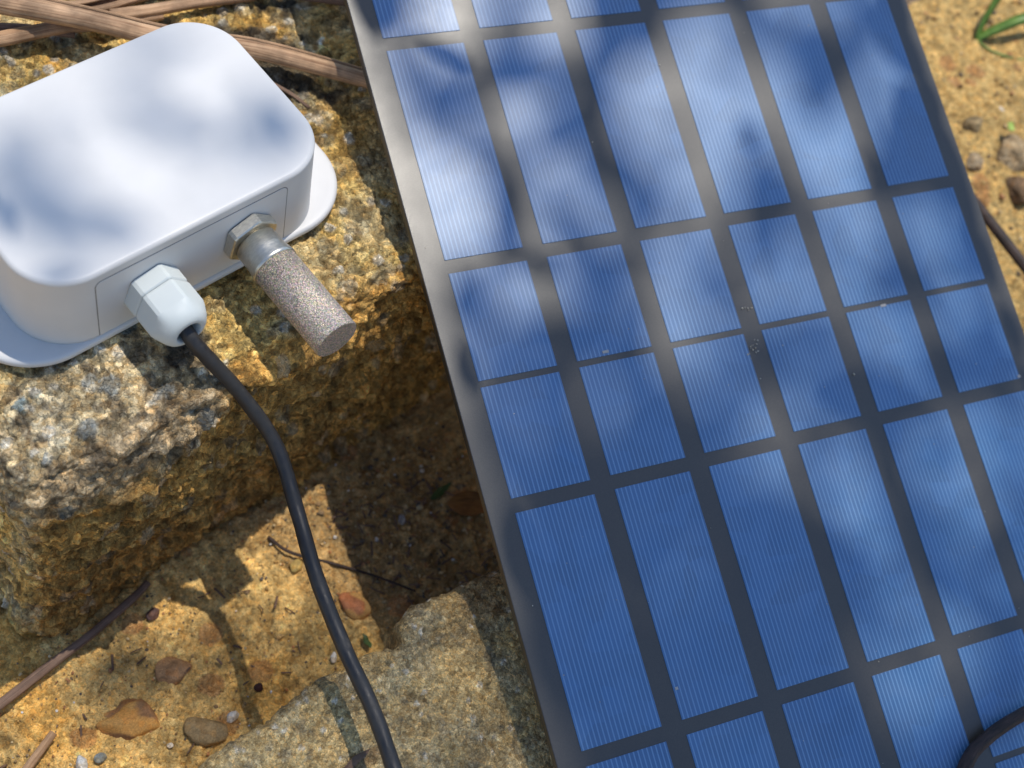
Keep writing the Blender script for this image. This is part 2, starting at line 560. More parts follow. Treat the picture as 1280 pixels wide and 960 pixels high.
# lean of the broken faces: the foot stands further out than the arris
foot = np.clip(-Pv[:, 2] / 78, 0, 1.2)
Pv[:, 1] -= 2.0 * foot * sstep(20, -20, Pv[:, 1])
Pv[:, 0] -= 5.0 * foot * sstep(-60, -95, Pv[:, 0])
Q = Pv.copy()
big = fbm(Q, 34, 3, 0.5, 31); med = fbm(Q, 9, 3, 0.55, 32); fin_ = fbm(Q, 2.4, 3, 0.6, 33)
w1, w2, wid = worley(Q + 0.6 * fin_[:, None], 6.2, 34)
s1, s2, sid = worley(Q, 2.0, 35)
t1, t2_, tid = worley(Q, 3.6, 39)
aggr = np.clip(0.50 - w1, 0, 1) * (wid > 0.55)                     # aggregate pebbles
crumb = np.clip(0.6 - s1, 0, 1) * sstep(-0.4, 0.3, med)
wq = Q + 1.1 * fbm(Q, 4.5, 2, 0.5, 60)[:, None]
g1a, g1b, g1c = worley(wq, 5.0, 61); g2a, g2b, g2c = worley(wq, 2.3, 62)
chunk = (g1c - 0.5) * 1.7 * sstep(0, 0.12, g1b - g1a) + (g2c - 0.5) * 1.2 * sstep(0, 0.12, g2b - g2a)
crumb2 = np.clip(0.55 - t1, 0, 1) * (tid > 0.45)
# coarse, pebbly patch at the left front, sandy elsewhere
coarse = np.exp(-(((Q[:, 0] + 78) / 34) ** 2 + ((Q[:, 1] + 17) / 20) ** 2 + ((Q[:, 2] + 3) / 17) ** 2) ** 1.2)
coarse = sstep(0.2, 0.6, coarse + 0.14 * med)
rough_amp = 1 - 0.45 * top
disp = (big * 2.3 * rough_amp + med * 1.25 * rough_amp + fin_ * (0.42 + 0.35 * front) + crumb * (1.5 + 0.5 * front) + crumb2 * (1.4 - 0.3 * top) + aggr * (2.2 * coarse + 0.9))
strata = fbm(Q * np.array([0.35, 0.35, 1.6]) + Q[:, [0]] * np.array([0, 0, 0.25]), 6.0, 3, 0.55, 40)
disp = disp + front * strata * 1.9 + chunk * (0.62 - 0.3 * front - 0.15 * coarse)
disp = disp - top * 2.2
# under the sensor and the panel the top stays just below their undersides
fx = sstep(-96, -88, Q[:, 0]) * sstep(17, 10, Q[:, 0]) * sstep(-9, -4, Q[:, 1]) * sstep(66, 58, Q[:, 1])
disp = np.where(nrm[:, 2] > 0.8, np.minimum(disp, mix(np.full((len(Q), 1), 1.4), [-0.35], fx)[:, 0]), disp)
disp = disp - sstep(4, 18, Q[:, 0]) * top * sstep(0, -15, Q[:, 1]) * 2.0
Pv = Pv + nrm * disp[:, None]
GOLD = np.array([0.66, 0.46, 0.16]); TAN = np.array([0.52, 0.42, 0.23]); DKB = np.array([0.20, 0.108, 0.03]); PALE = np.array([0.46, 0.40, 0.29])
c = np.tile(GOLD, (len(Q), 1))
c = mix(c, TAN, sstep(-0.1, 0.6, fbm(Q, 12, 3, 0.5, 41)) * 0.75)
c = mix(c, np.array([0.60, 0.32, 0.05]), sstep(0.15, 0.8, fbm(Q, 16, 3, 0.5, 42)) * 0.6)
c = mix(c, DKB, sstep(0.25, 0.7, fbm(Q, 5, 3, 0.6, 43)) * 0.5)
facec = mix(np.tile(np.array([0.54, 0.31, 0.085]), (len(Q), 1)), DKB, sstep(-0.3, 0.6, fbm(Q, 7, 3, 0.6, 44)) * 0.4)
c = mix(c, facec, 0) * (1 - front[:, None]) + facec * front[:, None]
c = mix(c, PALE, coarse * 0.62)
c = mix(c, np.array([0.14, 0.11, 0.075]), coarse * sstep(0.1, 0.6, fbm(Q, 3.2, 2, 0.6, 48)) * 0.75)
pebc = np.where((wid > 0.78)[:, None], np.array([0.13, 0.165, 0.165]), np.array([0.34, 0.33, 0.28]))
am = sstep(0.02, 0.10, aggr)
c = c * (1 - (am * (0.35 + 0.6 * coarse))[:, None]) + pebc * (am * (0.35 + 0.6 * coarse))[:, None]
c = mix(c, np.array([0.62, 0.57, 0.46]), sstep(0.05, 0.2, crumb2) * (tid > 0.82) * (1 - front) * 0.85)
# dark lichen crust on the top by the reeds and the gland's shade painted as a dark patch
lichen_shade = np.exp(-(((Q[:, 0] - 17 + 0.25 * (Q[:, 1] - 40)) / 13) ** 2 + ((Q[:, 1] - 44) / 26) ** 2))
lichen_shade = np.maximum(lichen_shade, 0.85 * np.exp(-(((Q[:, 0] + 48) / 9) ** 2 + ((Q[:, 1] + 13) / 8) ** 2)))
lichen_shade = np.maximum(lichen_shade, 0.8 * np.exp(-(((Q[:, 0] - 28) / 7) ** 2 + ((Q[:, 1] - 66) / 14) ** 2)))
lichen_shade = sstep(0.42, 0.75, lichen_shade + 0.28 * fbm(Q, 5.5, 3, 0.6, 45)) * top
c = mix(c, np.array([0.045, 0.04, 0.034]), lichen_shade * 0.9)
c = c * (0.75 + 0.5 * sid[:, None]) * (0.72 + 0.5 * g1c[:, None]) * (0.78 + 0.45 * g2c[:, None])
bl = link('stone_block', make_mesh('stone_block', Pv, F, M_block, True, c), label='rough broken stone block with a golden top under the white sensor box', cat='stone block')

# ------------------------------------------------------------------ concrete slab in the foreground
sx_ = axis((-190, -112, 4), (-112, 8, 0.42), (8, 30, 3))
prof = [(-1.2, -90), (-1.1, -80), (-1, -74), (-0.9, -70), (-0.8, -66), (-0.7, -62), (-0.6, -58), (-0.5, -55), (-0.3, -51), (-0.1, -47.5), (0.1, -44.5), (0.25, -42), (0.4, -40), (0.6, -38.4), (0.9, -37), (1.3, -35.9), (1.8, -35.2), (2.4, -34.7), (3.2, -34.3), (4, -34.1)]
ins = np.concatenate([axis((4.5, 46, 0.42)), axis((50, 240, 6.0))])
prof += [(float(s), -34.0) for s in ins]
prof = np.array(prof)
ed = lambda xx: np.interp(xx, [-190, -96.7, -57.7, -48, -43.6, -41.6, -39.6, -36, -33, -24.8, -11.2, 30], [-85.5, -85.7, -85.4, -86.6, -89.0, -88.4, -85.2, -84.3, -84.1, -86.3, -88.6, -92])
XX, PI_ = np.meshgrid(sx_, np.arange(len(prof)), indexing='ij')
xx = XX.ravel(); ins_ = prof[PI_.ravel(), 0]; zz = prof[PI_.ravel(), 1].copy()
yy = ed(xx) - ins_
Q = np.stack([xx, yy, zz], 1)
med = fbm(Q, 7, 3, 0.55, 51); fin_ = fbm(Q, 1.9, 3, 0.6, 52); big = fbm(Q, 30, 2, 0.5, 53)
s1, s2, sid = worley(Q, 1.7, 54); w1, w2, wid = worley(Q, 4.6, 55)
topm = sstep(-42, -35, zz)
edge = np.exp(-(ins_ / 3.0) ** 2)
grain = np.clip(0.6 - s1, 0, 1)
zz2 = zz + topm * (0.45 * big + 0.35 * med + 0.22 * fin_ + 0.5 * (sid - 0.5) * sstep(0, 0.12, s2 - s1) + 0.45 * grain * sstep(-0.3, 0.4, med) + 0.8 * np.clip(0.45 - w1, 0, 1) * (wid > 0.7)) - edge * topm * (0.8 * np.abs(med) + 0.3)
zz2 -= 0.16 * np.maximum(0, -106 - yy) + 0.02 * np.maximum(0, xx + 10)
# the coarse, darker brown patch near the upper right corner
coarse_patch = np.exp(-(((xx + 14) / 13) ** 2 + ((yy + 93) / 9) ** 2)); zz2 += topm * coarse_patch * (fin_ * 0.6 - 0.4)
pit = np.exp(-(((xx + 66) / 8) ** 2 + ((yy + 107) / 2.2) ** 2)) * topm; zz2 -= pit * 2.0
yy2 = yy + (0.9 * med + 0.4 * fin_ + 0.6 * grain) * np.exp(-(ins_ / 2.5) ** 2) + 0.8 * big * np.exp(-(ins_ / 6) ** 2)
ends = (xx <= sx_[0] + .01) | (xx >= sx_[-1] - .01) | (PI_.ravel() == len(prof) - 1)
zz2 = np.where(ends, -95, zz2)
c = np.tile(np.array([0.60, 0.43, 0.19]), (len(xx), 1))
c = mix(c, np.array([0.38, 0.275, 0.13]), sstep(-0.1, 0.6, fbm(Q, 11, 4, 0.6, 56)) * 0.85)
c = mix(c, np.array([0.56, 0.44, 0.24]), sstep(0.1, 0.6, fbm(Q, 8, 3, 0.6, 57)) * 0.6)
c = mix(c, np.array([0.22, 0.19, 0.13]), sstep(0.2, 0.7, fbm(Q, 3.0, 2, 0.6, 58)) * 0.55)
c = mix(c, np.array([0.30, 0.17, 0.07]), sstep(0.3, 0.7, coarse_patch + 0.25 * med) * 0.55)
c = mix(c, np.array([0.55, 0.50, 0.40]), (sid > 0.93) * (grain > 0.15) * 0.7)
c = mix(c, np.array([0.14, 0.085, 0.05]), sstep(0.3, 0.8, pit) * 0.6)
c = mix(c, np.array([0.10, 0.10, 0.07]), edge * 0.45 * sstep(-0.3, 0.4, med))
c = c * (0.72 + 0.55 * sid[:, None])
link('concrete_slab', make_mesh('concrete_slab', np.stack([xx, yy2, zz2], 1), grid_faces(len(sx_), len(prof))[:, ::-1], M_slab, True, c),
     label='grey brown weathered concrete slab with a chipped edge below the cable', cat='concrete slab')

# ------------------------------------------------------------------ solar panel
PO = np.array([31.901, 21.444, 18.030]); PU = np.array([0.93764854, -0.34646505, -0.0278781])
PV = np.array([-0.34168603, -0.90405277, -0.2567864]); PN = np.array([-0.06376424, -0.25030095, 0.96606602])
PITCH, CW, LONG, SHORT, G1, G2 = 26.0, 0.793, 2.141, 1.048, 0.134, 0.062
base = PO + PV * 26 * 3
panel = thing('solar_panel', 'blue solar panel in a thin black board tilted across the stone block', 'solar panel', base)


def pw(u, v, n): return PO + PU * u * PITCH + PV * v * PITCH + PN * n


def slab_part(name, u0, u1, v0, v1, n0, n1, mat, bev=0.12, rad=None, uv=False, parent=None):
    """thin plate lying in the panel plane with a bevelled top edge"""
    b = bev / PITCH
    rings, uvs = [], []
    for d, n in ((0, n0), (0, n1 - bev), (b * 0.3, n1 - bev * 0.3), (b, n1)):
        r = [(u0 + d, v0 + d), (u0 + d, v1 - d), (u1 - d, v1 - d), (u1 - d, v0 + d)]
        rings.append(np.array([pw(a, c_, n) for a, c_ in r])); uvs += [((a - u0) / (u1 - u0), (c_ - v0) / (v1 - v0)) for a, c_ in r]
    v, f = loft(rings)
    return part(name, v, f, mat, panel, base, False, None, uvs if uv else None, parent)


slab_part('backing_board', -0.252, 6.045, -2.75, 9.15, -2.1, 0.0, M_board, 0.25)
slab_part('bounce_sheet', -0.245, 6.038, -2.74, 9.14, -2.4, -2.11, M_white, 0.05)  # unseen white underside, added to bounce light into the soil channel
rows = []
vv = -G1 - SHORT
rows.append((vv, vv + SHORT)); rows.append((vv - G2 - SHORT, vv - G2))
vv = 0.0
for kind in 'LSSLSS':
    hgt = LONG if kind == 'L' else SHORT
    rows.append((vv, vv + hgt))
    vv += hgt + (G2 if (kind == 'S' and len(rows) in (4, 7)) else G1)
for (v0, v1) in rows:
    for k in range(6):
        slab_part('solar_cell', k, k + CW, v0, v1, -0.5, 0.16, M_cell, 0.06, uv=True)
for (u, v, s) in ((1.31, 3.285, 0.9), (4.46, 3.385, 0.9), (5.785, 4.41, 0.5), (1.035, 6.43, 0.4)):
    w = s / PITCH
    slab_part('solder_tab', u - w, u + w * 0.9, v - 0.012, v + 0.014, 0.0, 0.3, M_solder, 0.1)
# crumbs of dirt lying on the laminate
iv, if_ = ico(1)
rg = np.random.default_rng(4)
DV, DF, DC, o = [], [], [], 0
spots = [(2.917 + rg.normal() * .03, 3.13 + rg.normal() * .02, .22) for _ in range(7)] + [(2.855 + rg.normal() * .045, 3.55 + rg.normal() * .04, .2) for _ in range(14)] + \
        [(3.86, 4.01, .28)] + [(rg.uniform(-.2, 6), rg.uniform(-.5, 8.2), rg.uniform(.06, .16)) for _ in range(90)]
for (u, v, s) in spots:
    q = iv * s * rg.uniform(.6, 1.3, 3) + rg.normal(size=iv.shape) * s * .12
    DV.append(pw(u, v, 0.16 + s * .4) - base + q); DF.append(if_ + o); o += len(iv); DC.append(np.tile(np.array([.5, .45, .36]) * rg.uniform(.6, 1.2), (len(iv), 1)))
ob = link('dirt_specks', make_mesh('dirt_specks', np.concatenate(DV), np.concatenate(DF), M_pebble, False, np.concatenate(DC)), panel)
ob['kind'] = 'stuff'

# ------------------------------------------------------------------ sensor box
base = np.array([-38.4, 26.0, 0.0])
box = thing('sensor_box', 'white rounded plastic sensor box with a metal probe on the stone block', 'sensor box', base)
X0, X1, Y0, Y1, RR, HT = -77.6, -1.3, -1.76, 49.6, 13.0, 25.0
rings = []
for inset, z in [(-0.55, 1.9), (-0.5, 3), (-0.25, 11), (0, 21.8), (0.02, 23.2)] + [(1.1 - 1.1 * math.cos(a), 23.9 + 1.1 * math.sin(a)) for a in np.linspace(0.1, math.pi / 2, 9)] + [(1.7, HT), (4, HT)]:
    rings.append(rrect(X0 + inset, X1 - inset, Y0 + inset, Y1 - inset, RR - inset * 0.6, z, 18))
v, f = loft(rings)
part('housing', v, f, M_white, box, base)
rings = []
for inset, z in [(0.7, 0.0), (0.15, 0.25), (0, 0.7), (0, 1.4), (0.15, 1.85), (0.5, 2.1), (1.0, 2.2), (2, 2.2)]:
    rings.append(rrect(-88.5 + inset, 8.9 - inset, -3.1 + inset, 52.5 - inset, 17.0 - inset * 0.5, z, 18))
v, f = loft(rings)
part('base_plate', v, f, M_white, box, base)


def plate_xz(x0, x1, z0, z1, r, y0, y1, bev):
    """plate on the front wall, round upper corners, following the wall's slight draught"""
    out = []
    def ring(d, y):
        pts = [(x0 + d, z0), (x1 - d, z0)]
        for cx, a0 in ((x1 - r, 0), (x0 + r, 90)):
            for k in range(7):
                a = math.radians(a0 + 15 * k); pts.append((cx + (r - d) * math.cos(a), z1 - r + (r - d) * math.sin(a)))
        return np.array([(a, -1.76 + y - 0.55 * (1 - b / 22.0), b) for a, b in pts])
    return loft([ring(0, y0), ring(0, y1 + bev), ring(bev, y1)], True, True)


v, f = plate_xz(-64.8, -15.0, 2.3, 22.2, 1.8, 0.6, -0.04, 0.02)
part('groove_shade_strip', v, f, M_groove_shade, box, base, False)  # thin dark strip, the groove's shade painted round the front panel
v, f = plate_xz(-64.55, -15.25, 2.3, 21.95, 1.6, 0.6, -0.12, 0.05)
part('front_panel', v, f, M_white, box, base, False)


WALL = -2.1                                  # y of the front wall at mid height


def lathe_y(cx, cz, prof, n=40, shape=None):
    """rings along -y around an axis through (cx, cz); prof = (y, radius); shape(angle) scales the radius for hexagons"""
    rings = []
    for (y, r) in prof:
        a = np.linspace(0, 2 * np.pi, n, endpoint=False)
        rr = r * (shape(a) if shape is not None else 1.0)
        rings.append(np.stack([cx + rr * np.cos(a), np.full(n, y + WALL), cz + rr * np.sin(a)], 1))
    return loft(rings)


def hexshape(ph):
    return lambda a: 1.0 / np.cos(((a - ph) % (np.pi / 3)) - np.pi / 6)


GX, GZ = -51.4, 11.3
v, f = lathe_y(GX, GZ, [(-0.1, 5.9), (-0.1, 6.2), (-3.9, 6.2), (-4.25, 5.9)], 48, hexshape(math.radians(12)))
hexm = hexshape(math.radians(12))
gl = part('cable_gland', v, f, M_nylon, box, base, False)
n = 48
rings = []
for (y, r, hx) in [(-4.3, 5.6, 1), (-4.45, 6.0, 1), (-5.0, 6.15, 1), (-10.2, 6.15, 1), (-11.2, 6.0, 0.75), (-12.2, 5.75, 0.35), (-13.2, 5.4, 0.1), (-14.1, 4.8, 0), (-14.7, 4.0, 0), (-14.9, 3.2, 0), (-14.7, 2.9, 0), (-13.4, 2.75, 0), (-11.0, 2.7, 0)]:
    a = np.linspace(0, 2 * np.pi, n, endpoint=False)
    hx_ = np.minimum(hexm(a), 1.125)
    rr = r * (hx_ * hx + 1.04 * (1 - hx) if hx < 1 else hx_)
    rings.append(np.stack([GX + rr * np.cos(a), np.full(n, y + WALL), GZ + rr * np.sin(a)], 1))
v, f = loft(rings)
me = make_mesh('gland_nut', v - base, f, M_nylon, True)
for p in me.polygons:
    ys = [me.vertices[q].co.y for q in p.vertices]
    if min(ys) + base[1] * MM > -0.0103 + WALL * MM: p.use_smooth = False
link('gland_nut', me, gl)

NX, NZ = -26.0, 12.3
v, f = lathe_y(NX, NZ, [(-10.6, 5.1), (-10.6, 5.45), (-33.8, 5.5), (-34.2, 5.3)], 64)
pr = part('sensor_probe', v, f, M_sinter, box, base)
for p in pr.data.polygons:
    if len(p.vertices) > 4: p.use_smooth = False
v, f = lathe_y(NX, NZ, [(-0.1, 5.2), (-0.1, 5.75), (-0.3, 6.0), (-2.7, 6.0), (-3.0, 5.7)], 48, hexshape(math.radians(20)))
part('hex_nut', v, f, M_nickel, box, base, False, parent=pr)
v, f = lathe_y(NX, NZ, [(-3.0, 4.4), (-3.5, 4.4), (-3.55, 4.9), (-3.7, 5.15), (-8.0, 5.25), (-10.0, 5.6), (-10.5, 5.75), (-11.2, 5.75), (-11.3, 5.5)], 48)
cl = part('collar', v, f, M_nickel, box, base, True, parent=pr)
for o_ in (cl,):
    for p in o_.data.polygons:
        if len(p.vertices) > 4: p.use_smooth = False

# ------------------------------------------------------------------ black cable
path = spline([(GX, -9, GZ), (GX, -14.5, 11.0), (-50.8, -18.3, 8.2), (-48.8, -21.8, 3.6), (-45.0, -28.5, -5.5), (-42.2, -39.2, -16.5), (-46.5, -54.0, -21.5), (-52.6, -69.4, -21.0), (-57.5, -86.4, -21.5), (-61.0, -101.0, -21.0), (-65.6, -114.3, -20.0), (-72, -131, -19), (-80, -150, -20), (-92, -172, -27), (-110, -196, -36), (-135, -215, -45)], 150)
rr = 1.76 + 0.03 * np.sin(np.arange(150) * 0.9)
v, f = tube(path, rr, 20, 0.006, 3)
link('power_cable', make_mesh('power_cable', v, f, M_rubber, True), label='black rubber cable curving from the pale gland down over the slab', cat='cable')


# ------------------------------------------------------------------ reeds and sticks
def stalk(name, pts, r0, r1, mat, label, cat='reed', group=None, slit=None, n=22, k=60, seed=0, wob=0.05, squash=0.8, rough_=0.3):
    P = spline(pts, k)
    rg = np.random.default_rng(seed)
    ang0 = 0.0
    T = np.gradient(P, axis=0); T /= np.linalg.norm(T, axis=1)[:, None]
    bumps = rg.normal(size=n) * wob
    rows_, uvs = [], []
    L_ = np.concatenate([[0], np.cumsum(np.linalg.norm(np.diff(P, axis=0), axis=1))])
    for i in range(k):
        s = np.cross(T[i], (0.05, 0.02, 1.0)); s /= np.linalg.norm(s); w = np.cross(s, T[i])
        r = r0 + (r1 - r0) * i / (k - 1)
        r *= 1 + (0.05 * math.sin(i * 0.31 + seed) + 0.03 * rg.normal()) * rough_
        if slit is None:
            a = np.linspace(0, 2 * np.pi, n, endpoint=False)
            rr_ = r * (1 + bumps)
        else:
            # rolled sheath with an open crack: out along the outside, back along the inside
            a_mid, half = slit
            hw = half * (0.35 + 0.65 * math.sin(math.pi * min(1, max(0, i / (k - 1)))) )
            m_ = n // 2
            ao = np.linspace(a_mid + hw, a_mid + 2 * np.pi - hw, m_)
            a = np.concatenate([ao, ao[::-1]])
            b_ = 1 + bumps[:m_]
            rr_ = r * np.concatenate([b_, 0.72 * b_[::-1]])
        rows_.append(P[i] + np.outer(np.cos(a) * rr_, s) + np.outer(np.sin(a) * rr_ * squash, w))
        uvs += [(L_[i], q / n) for q in range(n)]
    v, f = loft(rows_)
    link(name, make_mesh(name, v, f, mat, True, None, uvs), label=label, cat=cat, group=group)


RG = 'dry reed stalks lying across the stone block'
stalk('reed', [(-75, 122, 9), (-39, 92, 8), (-21, 75.5, 7.5), (-6, 60, 7), (12, 46.5, 5.5), (31, 24.5, 5), (40, 13, 5)], 3.7, 2.5, M_reed,
      'long thick cracked reed running behind the white box to the panel edge', group=RG, slit=(1.9, 0.22), k=90, seed=1)
stalk('reed', [(-60, 90, 2.5), (-41, 83, 2.6), (-25, 79, 2.4), (-12, 74, 2), (0, 71, 1.8)], 2.2, 1.6, M_reed,
      'short reed end poking out below the thick cracked reed', group=RG, seed=2)
stalk('reed', [(-22, 83, 3), (-15, 80.5, 3), (-5, 79, 2.8), (6, 78, 2.6), (22, 78, 2.6)], 2.6, 2.0, M_reed,
      'reed with a dark hollow end at the top edge above the box', group=RG, slit=(1.2, 0.3), seed=3)
stalk('reed', [(-12, 75.5, 3), (-4, 72.8, 3), (8, 69.5, 2.8), (24, 64.5, 2.2)], 2.0, 1.5, M_reed,
      'thin pale reed just above the far corner of the white box', group=RG, seed=4)
stalk('reed', [(-8, 86, 2.5), (12, 74.6, 3), (30, 62, 3), (48, 47, 3)], 2.3, 1.6, M_stick,
      'dark brown reed along the top edge of the picture', group=RG, seed=5)
stalk('reed', [(-70, 103, 2), (-48, 92, 2), (-33, 84, 1.8), (-22, 76, 1.2)], 1.6, 1.0, M_stick,
      'thin brown reed in the shade under the thick cracked reed', group=RG, seed=8)
stalk('splinter', [(5, 47, -0.4), (9, 43.5, 0.2), (13.5, 35, 0.0), (15.5, 28.5, -0.6)], 0.9, 0.4, M_stick,
      'small brown splinter on the dark crust right of the box', 'splinter', seed=6, k=20, n=10)
stalk('stick', [(-134.3, -37.7, -74.5), (-119.6, -37.0, -74.6), (-103.8, -35.5, -74.3), (-91.1, -34.5, -74.0), (-76.9, -32.4, -73.4), (-72.2, -30.9, -74.0)], 1.45, 1.0, M_stick,
      'thin grey brown stick on the soil at the foot of the block', 'stick', 'dry sticks on the soil and panel', seed=7, n=12)
stalk('stick', [(-126.9, -56.7, -74.5), (-120.6, -53.9, -75.0), (-111.4, -50.2, -75.0)], 1.3, 1.0, M_reed,
      'short pale stick end at the lower left edge of the soil', 'stick', 'dry sticks on the soil and panel', seed=9, n=12, k=20)
stalk('twig', [(-39.2, -37.8, -75.5), (-37.1, -45.0, -75.0), (-29.1, -54.6, -75.6), (-22.3, -63.5, -76.0), (-16.1, -73.0, -76.4)], 0.55, 0.3, M_dark_stick,
      'thin dark twig lying behind the cable in the soil channel', 'twig', seed=10, n=10, k=40)
stalk('stick', [tuple(pw(2.9, 8.75, 2.3)), tuple(pw(3.56, 7.93, 2.2)), tuple(pw(3.95, 7.69, 2.6)), tuple(pw(4.62, 7.56, 3.4)), tuple(pw(5.4, 7.5, 6))], 1.75, 1.55, M_dark_stick,
      'dark brown woody stick lying on the lower corner of the solar panel', 'stick', 'dry sticks on the soil and panel', seed=12, n=16, k=50, wob=0.06, squash=1.0)
stalk('stick', [(201, -68, -43), (199, -80, -43), (196.3, -92, -42.5), (192, -116, -43)], 2.0, 1.8, M_dark_stick,
      'dark brown stick beside the far right edge of the solar panel', 'stick', 'dry sticks on the soil and panel', seed=13, n=12)

# ------------------------------------------------------------------ stones that can be told apart
iv3, if3 = ico(4)


def stone(name, x_, y_, dims, rot, colr, label, cat='stone', sink=0.45, seed=0, ang=0.25, z=None, spot=None, mat_=None):
    q = iv3.copy()
    nn = fbm(q * 1.0 + seed * 9.1, 1.3, 3, 0.5, seed)
    q = q * (1 + ang * nn[:, None])
    pl_ = np.random.default_rng(seed)
    for _ in range(7):                                  # knock flat facets off
        d = pl_.normal(size=3); d /= np.linalg.norm(d)
        t = q @ d; lim = pl_.uniform(0.62, 0.9)
        q = q - np.outer(np.clip(t - lim, 0, None) * 0.85, d)
    cc = np.tile(np.asarray(colr, float), (len(q), 1)) * (0.85 + 0.3 * fbm(q + seed, 0.5, 3, 0.6, 3)[:, None])
    if spot is not None: cc = mix(cc, spot, sstep(0.0, 0.4, fbm(q + seed * 2, 0.9, 2, 0.5, 5)))
    q = rotz(q * np.asarray(dims), rot)
    zb = (ground_z(x_, y_) if z is None else z) + dims[2] * (1 - 2 * sink)
    o_ = link(name, make_mesh(name, q, if3, mat_ or M_pebble, True, cc), None, (x_, y_, zb), label, cat, {'stone': 'stones set in the soil', 'pebble': 'loose pebbles on the soil', 'soil clod': 'soil clods right of the solar panel'}.get(cat))
    return o_


stone('stone', -31.7, -66.7, (5.2, 3.6, 2.6), -1.0, (0.42, 0.16, 0.07), 'reddish stone right of the cable in the soil channel', seed=1, spot=(0.48, 0.27, 0.09))
stone('stone', -94.8, -58.2, (8.5, 5.2, 3.6), -0.75, (0.33, 0.17, 0.075), 'large orange brown stone half buried in the lower left soil', seed=2, spot=(0.50, 0.26, 0.07), ang=0.35)
stone('stone', -81.7, -71.4, (5.5, 4.2, 2.6), -0.9, (0.33, 0.23, 0.11), 'flat olive brown stone against the slab edge', seed=3)
stone('stone', -80.1, -53.0, (5.0, 3.8, 2.0), -0.3, (0.40, 0.22, 0.10), 'pinkish brown stone buried between the stick and the slab', seed=4)
stone('stone', -37.7, -48.4, (2.6, 2.0, 1.8), 0.4, (0.42, 0.30, 0.10), 'small yellow stone just left of the cable', seed=5)
stone('pebble', -74.9, -72.1, (1.7, 1.3, 1.2), 0.3, (0.72, 0.68, 0.62), 'white pebble near the flat olive stone', 'pebble', 0.2, 6)
stone('pebble', -45.3, -75.1, (1.6, 1.0, 1.0), 0.9, (0.72, 0.70, 0.66), 'white pebble against the slab beside the cable', 'pebble', 0.2, 7, z=-76.5)
stone('pebble', -90.7, -68.7, (0.8, 0.7, 0.6), 0.3, (0.66, 0.62, 0.55), 'tiny white pebble below the large orange stone', 'pebble', 0.2, 8)
stone('pebble', -110.1, -60.1, (2.0, 1.4, 1.3), 0.9, (0.60, 0.62, 0.63), 'pale grey pebble at the bottom edge of the soil', 'pebble', 0.25, 9)
stone('pebble', -105.9, -61.6, (1.5, 1.4, 1.2), 0.1, (0.24, 0.26, 0.25), 'blue grey pebble beside the pale grey one', 'pebble', 0.3, 10)
stone('pebble', -52.7, -61.9, (1.0, 0.8, 0.8), 0.1, (0.52, 0.36, 0.16), 'small tan pebble on the lit soil left of the cable', 'pebble', 0.3, 30)
stone('seed', -65.2, -70.0, (1.25, 1.2, 1.15), 0.0, (0.045, 0.018, 0.02), 'round dark maroon seed on the soil near the slab', 'seed', 0.15, 11, 0.04)
stone('stone', -74.7, -37.2, (2.3, 1.8, 1.6), 0.2, (0.14, 0.08, 0.07), 'small dark purple stone at the tip of the long stick', seed=12)
stone('pebble', -5.7, -54.0, (1.5, 1.1, 1.0), 0.8, (0.42, 0.42, 0.45), 'grey shell like pebble in the shaded channel', 'pebble', 0.2, 13)
stone('soil_clod', 229.5, -74.5, (8.5, 6.5, 5.5), 0.5, (0.42, 0.31, 0.18), 'largest grey brown clod right of the solar panel', 'soil clod', 0.58, 14, 0.35, mat_=M_soil)
stone('soil_clod', 223.5, -61.0, (5.5, 3.5, 3), 0.2, (0.34, 0.25, 0.13), 'brown clod behind the clod with the green leaflet', 'soil clod', 0.58, 15, 0.35, mat_=M_soil)
stone('soil_clod', 212.5, -70.5, (5, 3.4, 2.8), 0.4, (0.42, 0.32, 0.2), 'pale clod nearest the far right panel edge', 'soil clod', 0.58, 16, 0.35, mat_=M_soil)
stone('soil_clod', 221.0, -85.0, (6, 5, 4.5), 0.9, (0.25, 0.16, 0.09), 'dark brown clod at the right edge in front', 'soil clod', 0.58, 17, 0.35, mat_=M_soil)
stone('soil_clod', 252, -8, (8, 4.5, 2.6), 0.2, (0.33, 0.24, 0.17), 'low greyish clod at the top right beyond the grass', 'soil clod', 0.5, 18, 0.3, mat_=M_soil)


# ------------------------------------------------------------------ leaves and grass
def blade(pts, w, k=24, fold=0.18, thick=0.18):
    P = spline(pts, k)
    T = np.gradient(P, axis=0); T /= np.linalg.norm(T, axis=1)[:, None]
    rings = []
    for i in range(k):
        s = np.cross(T[i], (0.2, -0.3, 1.0)); s /= np.linalg.norm(s); nn = np.cross(s, T[i])
        t = i / (k - 1)
        ww = w * (0.35 + 0.65 * math.sin(math.pi * min(1, 0.15 + 0.75 * t))) * (1 - max(0, t - 0.75) / 0.26)
        rings.append(np.array([P[i] - s * ww + nn * fold * ww, P[i] + nn * -thick, P[i] + s * ww + nn * fold * ww, P[i] + nn * thick]))
    return loft(rings)


gb = np.array([258.0, -35.0, ground_z(258, -35)])
gp = thing('grass_plant', 'small green grass seedling growing in the soil at top right', 'grass plant', gb)
for pts, w in (([(258, -35, gb[2]), (263, -32, gb[2] + 6), (270, -29.5, gb[2] + 14), (279, -27, gb[2] + 20), (292, -23, gb[2] + 24)], 1.5),
               ([(258, -35, gb[2]), (264, -37.5, gb[2] + 4), (271, -40.5, gb[2] + 8), (279, -43, gb[2] + 9), (292, -48, gb[2] + 8)], 1.9)):
    v, f = blade(pts, w); part('blade', v, f, M_grass, gp, gb)
v, f = tube(spline([(258, -35, gb[2]), (258, -42, gb[2] + 0.8), (264, -50, gb[2] + 1), (275, -58, gb[2] + 1)], 24), 0.45, 8)
part('runner', v, f, M_grass, gp, gb)


